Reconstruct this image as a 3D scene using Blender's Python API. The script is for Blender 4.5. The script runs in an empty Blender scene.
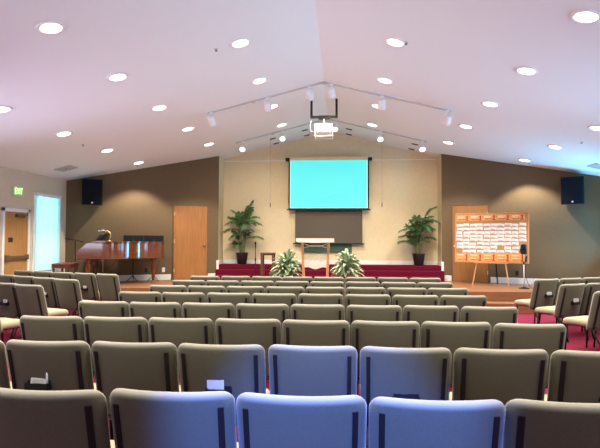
import bpy, math, random
from mathutils import Vector, Matrix
random.seed(7)
S = bpy.context.scene
C = S.collection
R = math.radians

# ------------------------------------------------------------------ materials
def mat(name, col, rough=.6, metal=0., var=0., vscale=60., bump=0., bscale=200., spec=.5, emit=None, estr=0., coat=0., stretch=None, sheen=0.):
    m = bpy.data.materials.new(name); m.use_nodes = True
    nt = m.node_tree; b = nt.nodes['Principled BSDF']
    b.inputs['Base Color'].default_value = (*col, 1)
    b.inputs['Roughness'].default_value = rough
    b.inputs['Metallic'].default_value = metal
    b.inputs['Specular IOR Level'].default_value = spec
    b.inputs['Coat Weight'].default_value = coat
    b.inputs['Sheen Weight'].default_value = sheen
    b.inputs['Sheen Roughness'].default_value = .35
    if emit:
        b.inputs['Emission Color'].default_value = (*emit, 1)
        b.inputs['Emission Strength'].default_value = estr
    if var or bump:
        tc = nt.nodes.new('ShaderNodeTexCoord'); mp = nt.nodes.new('ShaderNodeMapping')
        nt.links.new(tc.outputs['Object'], mp.inputs['Vector'])
        if stretch: mp.inputs['Scale'].default_value = stretch
    if var:
        n = nt.nodes.new('ShaderNodeTexNoise'); n.inputs['Scale'].default_value = vscale
        n.inputs['Detail'].default_value = 5
        nt.links.new(mp.outputs[0], n.inputs['Vector'])
        r = nt.nodes.new('ShaderNodeValToRGB')
        r.color_ramp.elements[0].position = .3; r.color_ramp.elements[1].position = .7
        r.color_ramp.elements[0].color = (*[c*(1-var) for c in col], 1)
        r.color_ramp.elements[1].color = (*[min(1, c*(1+var)) for c in col], 1)
        nt.links.new(n.outputs['Fac'], r.inputs['Fac']); nt.links.new(r.outputs[0], b.inputs['Base Color'])
    if bump:
        n2 = nt.nodes.new('ShaderNodeTexNoise'); n2.inputs['Scale'].default_value = bscale
        n2.inputs['Detail'].default_value = 3
        nt.links.new(mp.outputs[0], n2.inputs['Vector'])
        bp = nt.nodes.new('ShaderNodeBump'); bp.inputs['Strength'].default_value = bump
        bp.inputs['Distance'].default_value = .01
        nt.links.new(n2.outputs['Fac'], bp.inputs['Height']); nt.links.new(bp.outputs[0], b.inputs['Normal'])
    return m

M = {}
M['ceiling'] = mat('ceiling_plaster', (.80, .83, .84), .95, bump=.12, bscale=90, spec=.1)
M['tan'] = mat('tan_wallpaper', (.68, .585, .385), .8, var=.03, vscale=14, bump=.2, bscale=120, spec=.2)
M['beige'] = mat('beige_paint', (.60, .52, .395), .85, var=.05, vscale=20, spec=.2)
M['brown'] = mat('brown_wallpaper', (.145, .099, .053), .75, var=.06, vscale=26, bump=.2, bscale=140, spec=.25)
M['carpet'] = mat('crimson_carpet', (.175, .016, .042), .95, var=.22, vscale=45, bump=.5, bscale=300, spec=.1)
M['red_carpet'] = mat('dark_red_carpet', (.11, .005, .020), .95, var=.15, vscale=50, bump=.4, bscale=300, spec=.1)
M['wood_floor'] = mat('stage_wood', (.23, .105, .048), .35, var=.22, vscale=3.2, spec=.4, stretch=(.6, 9, 9))
M['door_wood'] = mat('oak_veneer', (.33, .14, .038), .45, var=.14, vscale=5, stretch=(7, 7, .5))
M['door_exit'] = mat('oak_veneer_exit', (.42, .21, .07), .5, var=.14, vscale=5, stretch=(7, 7, .5))  # paler oak tone of the exit door
M['frame_brown'] = mat('painted_brown_frame', (.13, .075, .04), .5)
M['white'] = mat('white_trim', (.80, .79, .76), .5)
M['white_paint'] = mat('white_metal', (.82, .81, .80), .4)
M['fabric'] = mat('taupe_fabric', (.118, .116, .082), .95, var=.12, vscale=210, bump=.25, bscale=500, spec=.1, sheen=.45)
M['front_fabric'] = mat('pale_taupe_fabric', (.35, .34, .28), .95, var=.10, vscale=210, bump=.2, bscale=500, spec=.1)
def painted_rim_light(m, col, z0, z1):          # overhead light on the top rim, painted into the rear cover colour
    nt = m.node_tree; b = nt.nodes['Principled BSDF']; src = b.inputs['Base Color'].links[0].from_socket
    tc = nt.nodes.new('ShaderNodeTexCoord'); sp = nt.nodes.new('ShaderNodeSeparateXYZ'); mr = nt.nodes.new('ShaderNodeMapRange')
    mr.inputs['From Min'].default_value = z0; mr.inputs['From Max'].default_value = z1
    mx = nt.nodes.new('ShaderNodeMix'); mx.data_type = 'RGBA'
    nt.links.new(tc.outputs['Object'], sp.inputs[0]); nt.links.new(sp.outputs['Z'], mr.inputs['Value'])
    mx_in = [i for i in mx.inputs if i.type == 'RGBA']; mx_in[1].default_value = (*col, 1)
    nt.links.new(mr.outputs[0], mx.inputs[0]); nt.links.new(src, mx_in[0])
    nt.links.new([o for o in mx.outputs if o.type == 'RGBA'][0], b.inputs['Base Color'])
painted_rim_light(M['fabric'], (.31, .30, .245), .826, .850)
M['seat_fabric'] = mat('cream_fabric', (.37, .34, .235), .95, var=.10, vscale=210, bump=.2, bscale=500, spec=.1)
M['black'] = mat('black_metal', (.010, .010, .011), .6, spec=.25)
M['black_matte'] = mat('black_grille', (.008, .009, .013), .9, spec=.08)
M['piano'] = mat('polished_mahogany', (.13, .034, .009), .10, var=.25, vscale=6, spec=.6, coat=.6, stretch=(1, 1, 5))
M['piano_lid'] = mat('polished_mahogany_lid', (.13, .034, .009), .08, var=.2, vscale=5, spec=.6, coat=.6)
M['ivory'] = mat('ivory_keys', (.8, .78, .7), .3)
M['brass'] = mat('brass', (.75, .55, .22), .3, metal=1)
M['chrome'] = mat('chrome', (.75, .75, .75), .2, metal=1)
M['leather'] = mat('red_brown_leather', (.16, .035, .03), .45)
M['pot'] = mat('black_pot', (.014, .010, .012), .35)
M['soil'] = mat('soil', (.03, .02, .012), .95, var=.3)
M['palm'] = mat('palm_leaf', (.045, .105, .030), .5, var=.35, vscale=9)
M['palm_stem'] = mat('palm_stem', (.12, .15, .05), .6, var=.2)
M['leaf_green'] = mat('variegated_leaf_centre', (.10, .20, .075), .5, var=.2, vscale=15)
M['leaf_white'] = mat('variegated_leaf_margin', (.56, .66, .46), .5)
M['basket'] = mat('wicker_basket', (.30, .18, .08), .8, var=.3, vscale=40)
M['table_wood'] = mat('dark_red_wood', (.12, .040, .018), .4, var=.2, vscale=8)
M['post_wood'] = mat('honey_oak_post', (.52, .25, .12), .4, var=.12, vscale=6, stretch=(4, 4, .6))
M['lamp_disc'] = mat('lit_lens', (.9, .9, .85), .5, emit=(1, .96, .88), estr=5.)
M['lamp_disc2'] = mat('lit_spot_lens', (.9, .9, .85), .5, emit=(1, .95, .85), estr=3.)
M['screen'] = mat('projected_cyan', (.05, .2, .2), .8, emit=(.10, .80, .79), estr=1.0)
M['screen_fig'] = mat('projected_pale_cyan', (.05, .2, .2), .8, emit=(.19, .84, .83), estr=1.0)
M['screen_edge'] = mat('projected_white_cyan', (.3, .6, .6), .8, emit=(.55, .92, .88), estr=1.0)
M['brown_fabric'] = mat('brown_blind_fabric', (.095, .080, .062), .9, var=.22, vscale=60)
M['green'] = mat('green_panel', (.035, .085, .050), .35, var=.25, vscale=5)
M['cork'] = mat('cork_board', (.36, .20, .085), .9, var=.15, vscale=60)
M['paper'] = mat('white_card', (.66, .655, .66), .7)
M['ink'] = mat('grey_print', (.16, .155, .17), .8)
M['orange'] = mat('orange_paper', (.62, .29, .085), .7, var=.25, vscale=14)
M['red_mark'] = mat('red_print', (.36, .022, .018), .7)
M['blue_paper'] = mat('pale_blue_paper', (.50, .56, .78), .7)
M['pen'] = mat('pale_pen', (.75, .80, .88), .4)
M['exit_plate'] = mat('exit_plate', (.30, .38, .20), .4, emit=(.28, .42, .12), estr=.45)
M['exit_green'] = mat('exit_letters', (.6, .9, .4), .4, emit=(.55, 1, .35), estr=1.6)
M['grille'] = mat('grey_grille', (.5, .49, .5), .6)
M['outlet_dark'] = mat('brown_outlet', (.03, .022, .016), .5)
M['string'] = mat('thin_cable', (.35, .28, .2), .7)
M['projector'] = mat('projector_case', (.80, .80, .78), .4)
M['lens_red'] = mat('projector_vent', (.22, .12, .10), .5)
M['wall_dark'] = mat('outdoor_ground', (.3, .3, .28), .9)

def blind_mat():
    m = bpy.data.materials.new('translucent_blind'); m.use_nodes = True
    nt = m.node_tree; nt.nodes.clear()
    o = nt.nodes.new('ShaderNodeOutputMaterial'); t = nt.nodes.new('ShaderNodeBsdfTranslucent'); d = nt.nodes.new('ShaderNodeBsdfDiffuse')
    t.inputs[0].default_value = (.62, .86, .88, 1); d.inputs[0].default_value = (.8, .82, .82, 1)
    mx = nt.nodes.new('ShaderNodeMixShader'); mx.inputs[0].default_value = .3
    nt.links.new(t.outputs[0], mx.inputs[1]); nt.links.new(d.outputs[0], mx.inputs[2]); nt.links.new(mx.outputs[0], o.inputs[0])
    return m
M['blind'] = blind_mat()
def glass_mat(name, tint, gl=.12):
    m = bpy.data.materials.new(name); m.use_nodes = True
    nt = m.node_tree; nt.nodes.clear()
    o = nt.nodes.new('ShaderNodeOutputMaterial'); t = nt.nodes.new('ShaderNodeBsdfTransparent'); g = nt.nodes.new('ShaderNodeBsdfGlossy')
    t.inputs[0].default_value = (*tint, 1); g.inputs['Roughness'].default_value = .04
    mx = nt.nodes.new('ShaderNodeMixShader'); mx.inputs[0].default_value = gl
    nt.links.new(t.outputs[0], mx.inputs[1]); nt.links.new(g.outputs[0], mx.inputs[2]); nt.links.new(mx.outputs[0], o.inputs[0])
    return m
M['glass'] = glass_mat('window_glass', (.95, .98, .98), .06)
M['acrylic'] = glass_mat('clear_acrylic', (.90, .93, .92), .03)
def frosted():
    m = bpy.data.materials.new('frosted_acrylic'); m.use_nodes = True
    nt = m.node_tree; nt.nodes.clear()
    o = nt.nodes.new('ShaderNodeOutputMaterial'); t = nt.nodes.new('ShaderNodeBsdfTransparent'); d = nt.nodes.new('ShaderNodeBsdfDiffuse')
    d.inputs[0].default_value = (.88, .86, .82, 1)
    mx = nt.nodes.new('ShaderNodeMixShader'); mx.inputs[0].default_value = .55
    nt.links.new(t.outputs[0], mx.inputs[1]); nt.links.new(d.outputs[0], mx.inputs[2]); nt.links.new(mx.outputs[0], o.inputs[0])
    return m
M['frosted'] = frosted()

# ------------------------------------------------------------------ mesh builder
class MB:
    def __init__(s): s.v = []; s.f = []; s.mi = []; s.cur = 0
    def add(s, vs, fs):
        o = len(s.v); s.v += [tuple(p) for p in vs]
        for f in fs: s.f.append([i+o for i in f]); s.mi.append(s.cur)
        return s
    def mat(s, i): s.cur = i; return s
    def box(s, x0, x1, y0, y1, z0, z1, M4=None):
        vs = [Vector((x, y, z)) for z in (z0, z1) for y in (y0, y1) for x in (x0, x1)]
        if M4: vs = [M4 @ v for v in vs]
        return s.add(vs, [(0, 2, 3, 1), (4, 5, 7, 6), (0, 1, 5, 4), (2, 6, 7, 3), (0, 4, 6, 2), (1, 3, 7, 5)])
    def hexa(s, b, t):     # bottom quad, top quad (ccw from above)
        return s.add(b+t, [(3, 2, 1, 0), (4, 5, 6, 7), (0, 1, 5, 4), (1, 2, 6, 5), (2, 3, 7, 6), (3, 0, 4, 7)])
    def prism(s, poly, z0, z1):
        n = len(poly)
        vs = [(p[0], p[1], z0) for p in poly]+[(p[0], p[1], z1) for p in poly]
        return s.add(vs, [tuple(range(n-1, -1, -1)), tuple(range(n, 2*n))]+[(i, (i+1) % n, n+(i+1) % n, n+i) for i in range(n)])
    def tube(s, pts, r, n=8, caps=True):
        pts = [Vector(p) for p in pts]
        rs = r if isinstance(r, (list, tuple)) else [r]*len(pts)
        vs = []; prev = None
        for i, p in enumerate(pts):
            d = (pts[min(i+1, len(pts)-1)]-pts[max(i-1, 0)]).normalized()
            if prev is None:
                a = Vector((0, 0, 1)) if abs(d.z) < .9 else Vector((1, 0, 0))
                u = d.cross(a).normalized()
            else:
                u = (prev-d*prev.dot(d)).normalized()
            prev = u; w = d.cross(u)
            for k in range(n):
                t = 2*math.pi*k/n
                vs.append(p+(u*math.cos(t)+w*math.sin(t))*rs[i])
        fs = [(i*n+k, i*n+(k+1) % n, (i+1)*n+(k+1) % n, (i+1)*n+k) for i in range(len(pts)-1) for k in range(n)]
        if caps: fs += [tuple(range(n-1, -1, -1)), tuple(range((len(pts)-1)*n, len(pts)*n))]
        return s.add(vs, fs)
    def lathe(s, prof, n=20, c=(0, 0, 0), M4=None):
        vs = []
        for r, z in prof:
            for k in range(n):
                t = 2*math.pi*k/n; v = Vector((c[0]+r*math.cos(t), c[1]+r*math.sin(t), c[2]+z))
                vs.append(M4 @ v if M4 else v)
        L = len(prof)
        fs = [(i*n+k, i*n+(k+1) % n, (i+1)*n+(k+1) % n, (i+1)*n+k) for i in range(L-1) for k in range(n)]
        fs += [tuple(range(n-1, -1, -1)), tuple(range((L-1)*n, L*n))]
        return s.add(vs, fs)
    def build(s, name, mats, parent=None, smooth=False, bevel=0., seg=2, loc=None):
        me = bpy.data.meshes.new(name); me.from_pydata([tuple(v) for v in s.v], [], s.f)
        for m in (mats if isinstance(mats, (list, tuple)) else [mats]): me.materials.append(M[m])
        me.polygons.foreach_set('material_index', s.mi)
        if smooth: me.polygons.foreach_set('use_smooth', [True]*len(me.polygons))
        me.update()
        import bmesh
        bm = bmesh.new(); bm.from_mesh(me); bmesh.ops.recalc_face_normals(bm, faces=bm.faces); bm.to_mesh(me); bm.free()
        o = bpy.data.objects.new(name, me); C.objects.link(o)
        if parent: o.parent = parent
        if loc: o.location = loc
        if bevel:
            b = o.modifiers.new('bevel', 'BEVEL'); b.width = bevel; b.segments = seg; b.limit_method = 'ANGLE'
        return o

def tag(o, label, cat, group=None):
    o['label'] = label; o['category'] = cat
    if group: o['group'] = group
    return o
def empty(name, loc=(0, 0, 0), rz=0., label=None, cat=None, group=None):
    o = bpy.data.objects.new(name, None); C.objects.link(o); o.location = loc; o.rotation_euler = (0, 0, rz)
    o.empty_display_size = .1
    if label: tag(o, label, cat, group)
    return o
def struct(o): o['kind'] = 'structure'; return o
def kids(o): return [c for c in bpy.data.objects if c.parent == o]
def copy_tree(o, parent=None, cache={}):
    c = o.copy(); C.objects.link(c)
    if parent: c.parent = parent
    if o.name not in cache: cache[o.name] = kids(o)
    for ch in cache[o.name]: copy_tree(ch, c)
    return c
ORD = ['first', 'second', 'third', 'fourth', 'fifth', 'sixth', 'seventh', 'eighth', 'ninth', 'tenth', 'eleventh', 'twelfth']
def smoothcurve(pts, n=8):
    P = [Vector(p) for p in pts]; P = [2*P[0]-P[1]]+P+[2*P[-1]-P[-2]]; out = []
    for i in range(1, len(P)-2):
        for k in range(n):
            t = k/n
            out.append(.5*((2*P[i])+(P[i+1]-P[i-1])*t+(2*P[i-1]-5*P[i]+4*P[i+1]-P[i+2])*t*t+(3*P[i]-P[i-1]-3*P[i+1]+P[i+2])*t**3))
    return out+[P[-2]]

# ------------------------------------------------------------------ dimensions
EYE = 1.49; ZR = 4.67; SL = .25
XW = 6.65                                   # side walls
YI, YO = 14.20, 12.50                       # splayed wall inner / outer
XI = 3.10                                   # recess half width
YB = 14.76                                  # recess back wall
YR = -4.2                                   # rear wall
PL = .42; PY = 11.25                        # wooden stage height, front edge
CH = .82                                    # chancel height
def zc(x): return ZR-SL*abs(x)

# ------------------------------------------------------------------ setting
b = MB(); b.box(-XW-.1, XW+.1, YR-.1, YB+.1, -.1, 0); struct(b.build('floor', 'carpet'))
b = MB()
X2 = XW+.12
b.add([(-X2, YR-.1, zc(X2)), (0, YR-.1, ZR), (X2, YR-.1, zc(X2)), (-X2, YB+.1, zc(X2)), (0, YB+.1, ZR), (X2, YB+.1, zc(X2)),
       (-X2, YR-.1, zc(X2)+.15), (0, YR-.1, ZR+.15), (X2, YR-.1, zc(X2)+.15), (-X2, YB+.1, zc(X2)+.15), (0, YB+.1, ZR+.15), (X2, YB+.1, zc(X2)+.15)],
      [(0, 1, 4, 3), (1, 2, 5, 4), (6, 9, 10, 7), (7, 10, 11, 8), (0, 3, 9, 6), (2, 8, 11, 5), (0, 6, 7, 1), (1, 7, 8, 2), (3, 4, 10, 9), (4, 5, 11, 10)])
struct(b.build('ceiling', 'ceiling'))

def side_wall(name, sx, openings, matn):
    b = MB(); x0, x1 = sorted((sx*XW, sx*(XW+.12))); zt = zc(XW)+.02
    ys = sorted([(o[0], o[1], o[2], o[3]) for o in openings]); y = YR
    for (a, c, z0, z1) in ys:
        b.box(x0, x1, y, a, 0, zt)
        if z0 > 0: b.box(x0, x1, a, c, 0, z0)
        b.box(x0, x1, a, c, z1, zt); y = c
    b.box(x0, x1, y, YO+.1, 0, zt)
    return struct(b.build(name, matn))
WY0, WY1, WZ0, WZ1 = 11.14, 12.12, .76, 2.54
RW = [(1.0, 3.8, .9, 2.6), (5.4, 8.2, .9, 2.6), (WY0, WY1, WZ0, WZ1)]
side_wall('wall_left', -1, RW, 'beige')
side_wall('wall_right', 1, RW, 'beige')
# rear wall with two glazed openings, one high window over the doors
b = MB(); y0, y1 = YR-.12, YR; op = [(-5.2, -2.2), (-.9, .9), (2.2, 5.2)]
x = -XW
for i, (a, c) in enumerate(op):
    b.box(x, a, y0, y1, 0, zc(XW)); z0, z1 = ((.9, 2.7) if i != 1 else (.02, 2.9))
    if i != 1: b.box(a, c, y0, y1, 0, z0)
    b.box(a, c, y0, y1, z1, zc(XW)); x = c
b.box(x, XW, y0, y1, 0, zc(XW))
b.add([(-XW, y0, zc(XW)), (XW, y0, zc(XW)), (0, y0, ZR), (-XW, y1, zc(XW)), (XW, y1, zc(XW)), (0, y1, ZR)], [(0, 2, 1), (3, 4, 5), (0, 1, 4, 3), (1, 2, 5, 4), (2, 0, 3, 5)])
struct(b.build('wall_rear', 'beige'))

def slopewall(name, p, q, mt, th=.12, z0=0.):
    # wall from p to q (plan), top follows the ceiling
    d = Vector((q[0]-p[0], q[1]-p[1])).normalized(); n = Vector((-d.y, d.x))*th
    b = MB()
    bt = [(p[0], p[1], z0), (q[0], q[1], z0), (q[0]+n.x, q[1]+n.y, z0), (p[0]+n.x, p[1]+n.y, z0)]
    tp = [(x, y, zc(min(abs(x), XW))+.03) for x, y, z in bt]
    b.hexa(bt, tp); return struct(b.build(name, mt))
slopewall('wall_stage_left', (-XW, YO), (-XI, YI), 'brown')
slopewall('wall_stage_right', (XI, YI), (XW, YO), 'brown')
def recess_side(name, s):
    b = MB(); xs = sorted((s*XI, s*(XI+.10)))
    b.hexa([(xs[0], YI, 0), (xs[1], YI+.0, 0), (xs[1], YB+.1, 0), (xs[0], YB+.1, 0)],
           [(xs[0], YI, zc(xs[0])+.03), (xs[1], YI, zc(xs[1])+.03), (xs[1], YB+.1, zc(xs[1])+.03), (xs[0], YB+.1, zc(xs[0])+.03)])
    return struct(b.build(name, 'tan'))
recess_side('wall_recess_left', -1); recess_side('wall_recess_right', 1)
b = MB(); xs = XI+.02
b.add([(-xs, YB, 0), (xs, YB, 0), (xs, YB, zc(xs)+.03), (0, YB, ZR+.03), (-xs, YB, zc(xs)+.03),
       (-xs, YB+.1, 0), (xs, YB+.1, 0), (xs, YB+.1, zc(xs)+.03), (0, YB+.1, ZR+.03), (-xs, YB+.1, zc(xs)+.03)],
      [(0, 1, 2, 3, 4), (9, 8, 7, 6, 5), (0, 5, 6, 1), (1, 6, 7, 2), (2, 7, 8, 3), (3, 8, 9, 4), (4, 9, 5, 0)])
struct(b.build('wall_recess', 'tan'))
# wooden stage with a front step
b = MB(); wy = lambda x: YO+(XW-abs(x))*(YI-YO)/(XW-XI)
b.prism([(-XW, PY), (XW, PY), (XW, YO), (XI, YI), (-XI, YI), (-XW, YO)], 0, PL)
struct(b.build('floor_stage', 'wood_floor', bevel=.008))
b = MB(); b.box(-XW, XW, PY-.32, PY, 0, PL/2); struct(b.build('floor_stage_step', 'wood_floor', bevel=.008))
# red carpeted chancel: three risers
b = MB(); h = (CH-PL)/3
b.box(-XI, XI, YI-.02, YB, PL, CH)
struct(b.build('floor_chancel', 'red_carpet', bevel=.015))
b = MB(); b.box(-XI-.01, XI+.01, YI-.30, YI-.02, PL, PL+2*h); struct(b.build('floor_chancel_step', 'red_carpet', bevel=.015))
b = MB(); b.box(-XI+.10, XI-.10, YI-.58, YI-.30, PL, PL+h); struct(b.build('floor_chancel_step.001', 'red_carpet', bevel=.015))

# baseboards
d = Vector((XW-XI, YO-YI)).normalized(); DANG = math.atan2(d.y, d.x)      # right splay direction
def on_right(s, off=0.):      # point on right splay, s from inner corner, off metres into the room
    return (XI+d.x*s+d.y*off, YI+d.y*s-d.x*off)
def on_left(s, off=0.):
    x, y = on_right(s, off); return (-x, y)
def splay_mat(side, s, z=0.):
    # local frame: x along wall (towards +X of world), y into wall, origin on wall surface
    if side > 0: p = on_right(s); a = DANG
    else: p = on_left(s); a = -DANG
    return Matrix.Translation((p[0], p[1], z)) @ Matrix.Rotation(a, 4, 'Z'), a, p
WL = math.hypot(XW-XI, YO-YI)
def bb(name, side, s0, s1):
    Mx, a, p = splay_mat(side, 0); sg = side
    b = MB(); xs = sorted((sg*s0, sg*s1)); b.box(xs[0], xs[1], -.016, .004, PL, PL+.15, Mx)
    struct(b.build(name, 'white', bevel=.004))
bb('baseboard_stage_left', -1, 0, .30); bb('baseboard_stage_left.001', -1, 1.30, WL)
bb('baseboard_stage_right', 1, 0, .26); bb('baseboard_stage_right.001', 1, 1.26, WL)
b = MB(); b.box(-XI, XI, YB-.016, YB, CH, CH+.115); struct(b.build('baseboard_recess', 'white', bevel=.004))
for s, nm in ((-1, 'left'), (1, 'right')):
    b = MB(); xs = sorted((s*XI, s*(XI-.018)))
    b.box(xs[0], xs[1], YI-.0, YB, CH, CH+.115)
    xs = sorted((s*(XI-.02), s*(XI+.10)))
    b.box(xs[0], xs[1], YI-.022, YI-.0, PL+2*h, CH+.115)
    struct(b.build('baseboard_recess_'+nm, 'white', bevel=.004))
b = MB(); b.box(-XI, XI, YB-.012, YB, 3.82, 3.84); struct(b.build('trim_1', 'white'))
b = MB(); b.box(-XW, -XW+.016, YR, 10.02, 0, .14); b.box(-XW, -XW+.016, 10.95, PY-.32, 0, .14); struct(b.build('baseboard_left', 'white'))
b = MB(); b.box(XW-.016, XW, YR, PY-.32, 0, .14); struct(b.build('baseboard_right', 'white'))

# doors
def splay_door(name, side, s0, knob_left):
    Mx, a, p = splay_mat(side, s0+.455, PL)
    r = struct(empty(name, (p[0], p[1], PL), a))
    w = .455
    b = MB(); b.box(-w-.03, -w, -.03, .02, 0, 2.06); b.box(w, w+.03, -.03, .02, 0, 2.06); b.box(-w-.03, w+.03, -.03, .02, 2.03, 2.06)
    b.build('door_frame', 'frame_brown', r, bevel=.004)
    b = MB(); b.box(-w, w, -.018, .02, .008, 2.03); dp = b.build('door_panel', 'door_wood', r)
    kx = -w+.07 if knob_left else w-.07
    Ky = Matrix.Translation((kx, -.018, .94)) @ Matrix.Rotation(R(90), 4, 'X')
    b = MB(); b.lathe([(.030, 0), (.032, .006), (.012, .010), (.011, .035), (.026, .045), (.030, .06), (.022, .075), (.002, .08)], 16, M4=Ky)
    b.build('door_knob', 'brass', dp, smooth=True)
    hx = w-.012 if knob_left else -w+.012
    for z in (.25, 1.05, 1.8):
        b = MB(); b.box(hx-.012, hx+.012, -.024, -.018, z-.05, z+.05); b.build('hinge', 'brass', dp)
splay_door('door_1', -1, .325, False)
splay_door('door_2', 1, .295, True)
# exit door on left wall
r = struct(empty('door_3', (-XW, 10.485, 0)))
b = MB(); b.box(0, .035, -.47, -.40, 0, 2.17); b.box(0, .035, .40, .47, 0, 2.17); b.box(0, .035, -.47, .47, 2.09, 2.17); b.build('door_frame', 'white', r, bevel=.005)
b = MB(); b.box(0, .018, -.40, .40, .01, 2.09); dp = b.build('door_panel', 'door_exit', r)
b = MB(); b.box(.018, .07, -.36, .36, 1.08, 1.15); b.box(.018, .09, -.38, -.30, 1.06, 1.17); b.box(.018, .08, .32, .38, 1.06, 1.17); b.build('panic_bar', 'frame_brown', dp, bevel=.006)
b = MB(); b.box(.018, .075, -.05, .22, 1.98, 2.05); b.tube([(.06, .15, 2.0), (.10, .28, 2.04), (.03, .36, 2.10)], .010); b.build('door_closer', 'frame_brown', dp, bevel=.004)
b = MB(); b.box(.018, .024, -.26, -.12, 1.44, 1.54); b.build('door_sign', 'outlet_dark', dp)

# windows
def side_window(n, s, y0, y1, z0, z1, mull=True):
    r = struct(empty('window_%d' % n, (s*XW, (y0+y1)/2, z0))); w = (y1-y0)/2; H = z1-z0
    xa, xb = sorted((-s*.02, s*.10))
    b = MB(); b.box(xa, xb, -w-.04, -w+.035, -.04, H+.04); b.box(xa, xb, w-.035, w+.04, -.04, H+.04)
    b.box(xa, xb, -w, w, -.04, .03); b.box(xa, xb, -w, w, H-.03, H+.04)
    xc, xd = sorted((s*.05, s*.09))
    if mull: b.box(xc, xd, -w, w, H*.53-.03, H*.53+.03)
    b.build('window_frame', 'white', r, bevel=.004)
    xe, xf = sorted((s*.065, s*.072)); b = MB(); b.box(xe, xf, -w+.03, w-.03, .02, H-.02); b.build('window_pane', 'glass', r)
side_window(1, -1, WY0, WY1, WZ0, WZ1)
side_window(2, 1, WY0, WY1, WZ0, WZ1)
side_window(3, 1, 1.0, 3.8, .9, 2.6); side_window(4, 1, 5.4, 8.2, .9, 2.6)
side_window(8, -1, 1.0, 3.8, .9, 2.6); side_window(9, -1, 5.4, 8.2, .9, 2.6)  # added unseen windows, to let light up onto the ceiling
for i, (a, c) in enumerate(op):
    z0, z1 = ((.9, 2.7) if i != 1 else (.02, 2.9))
    r = struct(empty('window_%d' % (5+i), ((a+c)/2, YR, z0))); w = (c-a)/2; H = z1-z0
    b = MB(); b.box(-w, -w+.06, -.10, .02, 0, H); b.box(w-.06, w, -.10, .02, 0, H); b.box(-w, w, -.10, .02, 0, .06); b.box(-w, w, -.10, .02, H-.06, H); b.box(-.03, .03, -.10, .02, 0, H)
    b.build('window_frame', 'white', r)
    b = MB(); b.box(-w+.05, w-.05, -.06, -.052, .05, H-.05); b.build('window_pane', 'glass', r)
# vertical blinds in front of the left window
def blinds(s, label):
    r = empty('vertical_blind', (s*(XW-.05), (WY0+WY1)/2, WZ1), 0, label, 'blind')
    w = (WY1-WY0)/2
    b = MB(); b.box(-.025, .025, -w-.03, w+.03, -.03, .04); b.build('head_rail', 'white', r, bevel=.004)
    n = 9
    for k in range(n):
        yc = -w+.055+k*(2*w-.11)/(n-1); a = R(random.uniform(-30, 42))
        b = MB(); Z = Matrix.Translation((0, yc, 0)) @ Matrix.Rotation(a, 4, 'Z')
        b.box(-.001, .001, -.055, .055, -1.74, -.03, Z); b.build('vane', 'blind', r)
blinds(-1, 'pale vertical blinds glowing with daylight in the tall window by the exit door')

# ------------------------------------------------------------------ chairs
def cushion(outline, th, crown, er, nring=5):
    """closed pillow from a plan outline (list of 2d pts about 0): returns verts (u,v,w) & faces"""
    n = len(outline); vs = []; rings = []
    def ring(inset, w, sc=1.):
        out = []
        for (u, v) in outline:
            L = math.hypot(u, v); k = max(0., (L-inset)/L)*sc; out.append((u*k, v*k, w))
        return out
    seq = []
    for sc, wz in ((.25, -th/2-crown), (.6, -th/2-crown*.8), (.85, -th/2-crown*.25)): seq.append((er, wz, sc))
    for k in range(nring+2):
        a = -math.pi/2+math.pi*k/(nring+1)
        seq.append((er*(1-math.cos(a)), (th/2)*math.sin(a), 1.))
    for sc, wz in ((.85, th/2+crown*.25), (.6, th/2+crown*.8), (.25, th/2+crown)): seq.append((er, wz, sc))
    fs = []
    for i, (ins, w, sc) in enumerate(seq): vs += ring(ins, w, sc)
    L = len(seq)
    for i in range(L-1):
        for k in range(n): fs.append((i*n+k, i*n+(k+1) % n, (i+1)*n+(k+1) % n, (i+1)*n+k))
    fs += [tuple(range(n-1, -1, -1)), tuple(range((L-1)*n, L*n))]
    return vs, fs
def rrect(w, h, r, seg=5, sub=5):
    pts = []
    cs = [(w/2-r, h/2-r, 0), (-w/2+r, h/2-r, 90), (-w/2+r, -h/2+r, 180), (w/2-r, -h/2+r, 270)]
    for i, (cx, cy, a0) in enumerate(cs):
        for k in range(seg+1):
            a = R(a0+90*k/seg); pts.append((cx+r*math.cos(a), cy+r*math.sin(a)))
        nx, ny, a1 = cs[(i+1) % 4]; p = pts[-1]; q = (nx+r*math.cos(R(a1)), ny+r*math.sin(R(a1)))
        for k in range(1, sub): pts.append((p[0]+(q[0]-p[0])*k/sub, p[1]+(q[1]-p[1])*k/sub))
    return pts
BW, BH, BT = .551, .53, .074
def back_pt(u, v, w):
    # u across, v up from back centre, w thickness (+ = front)
    z = .858-BH/2+v
    wid = 1-.02*(.858-z)/.45
    x = u*wid
    y = -.205+(.86-z)*.25+w+.052*(u/(BW/2))**2
    return (x, y, z)
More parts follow.
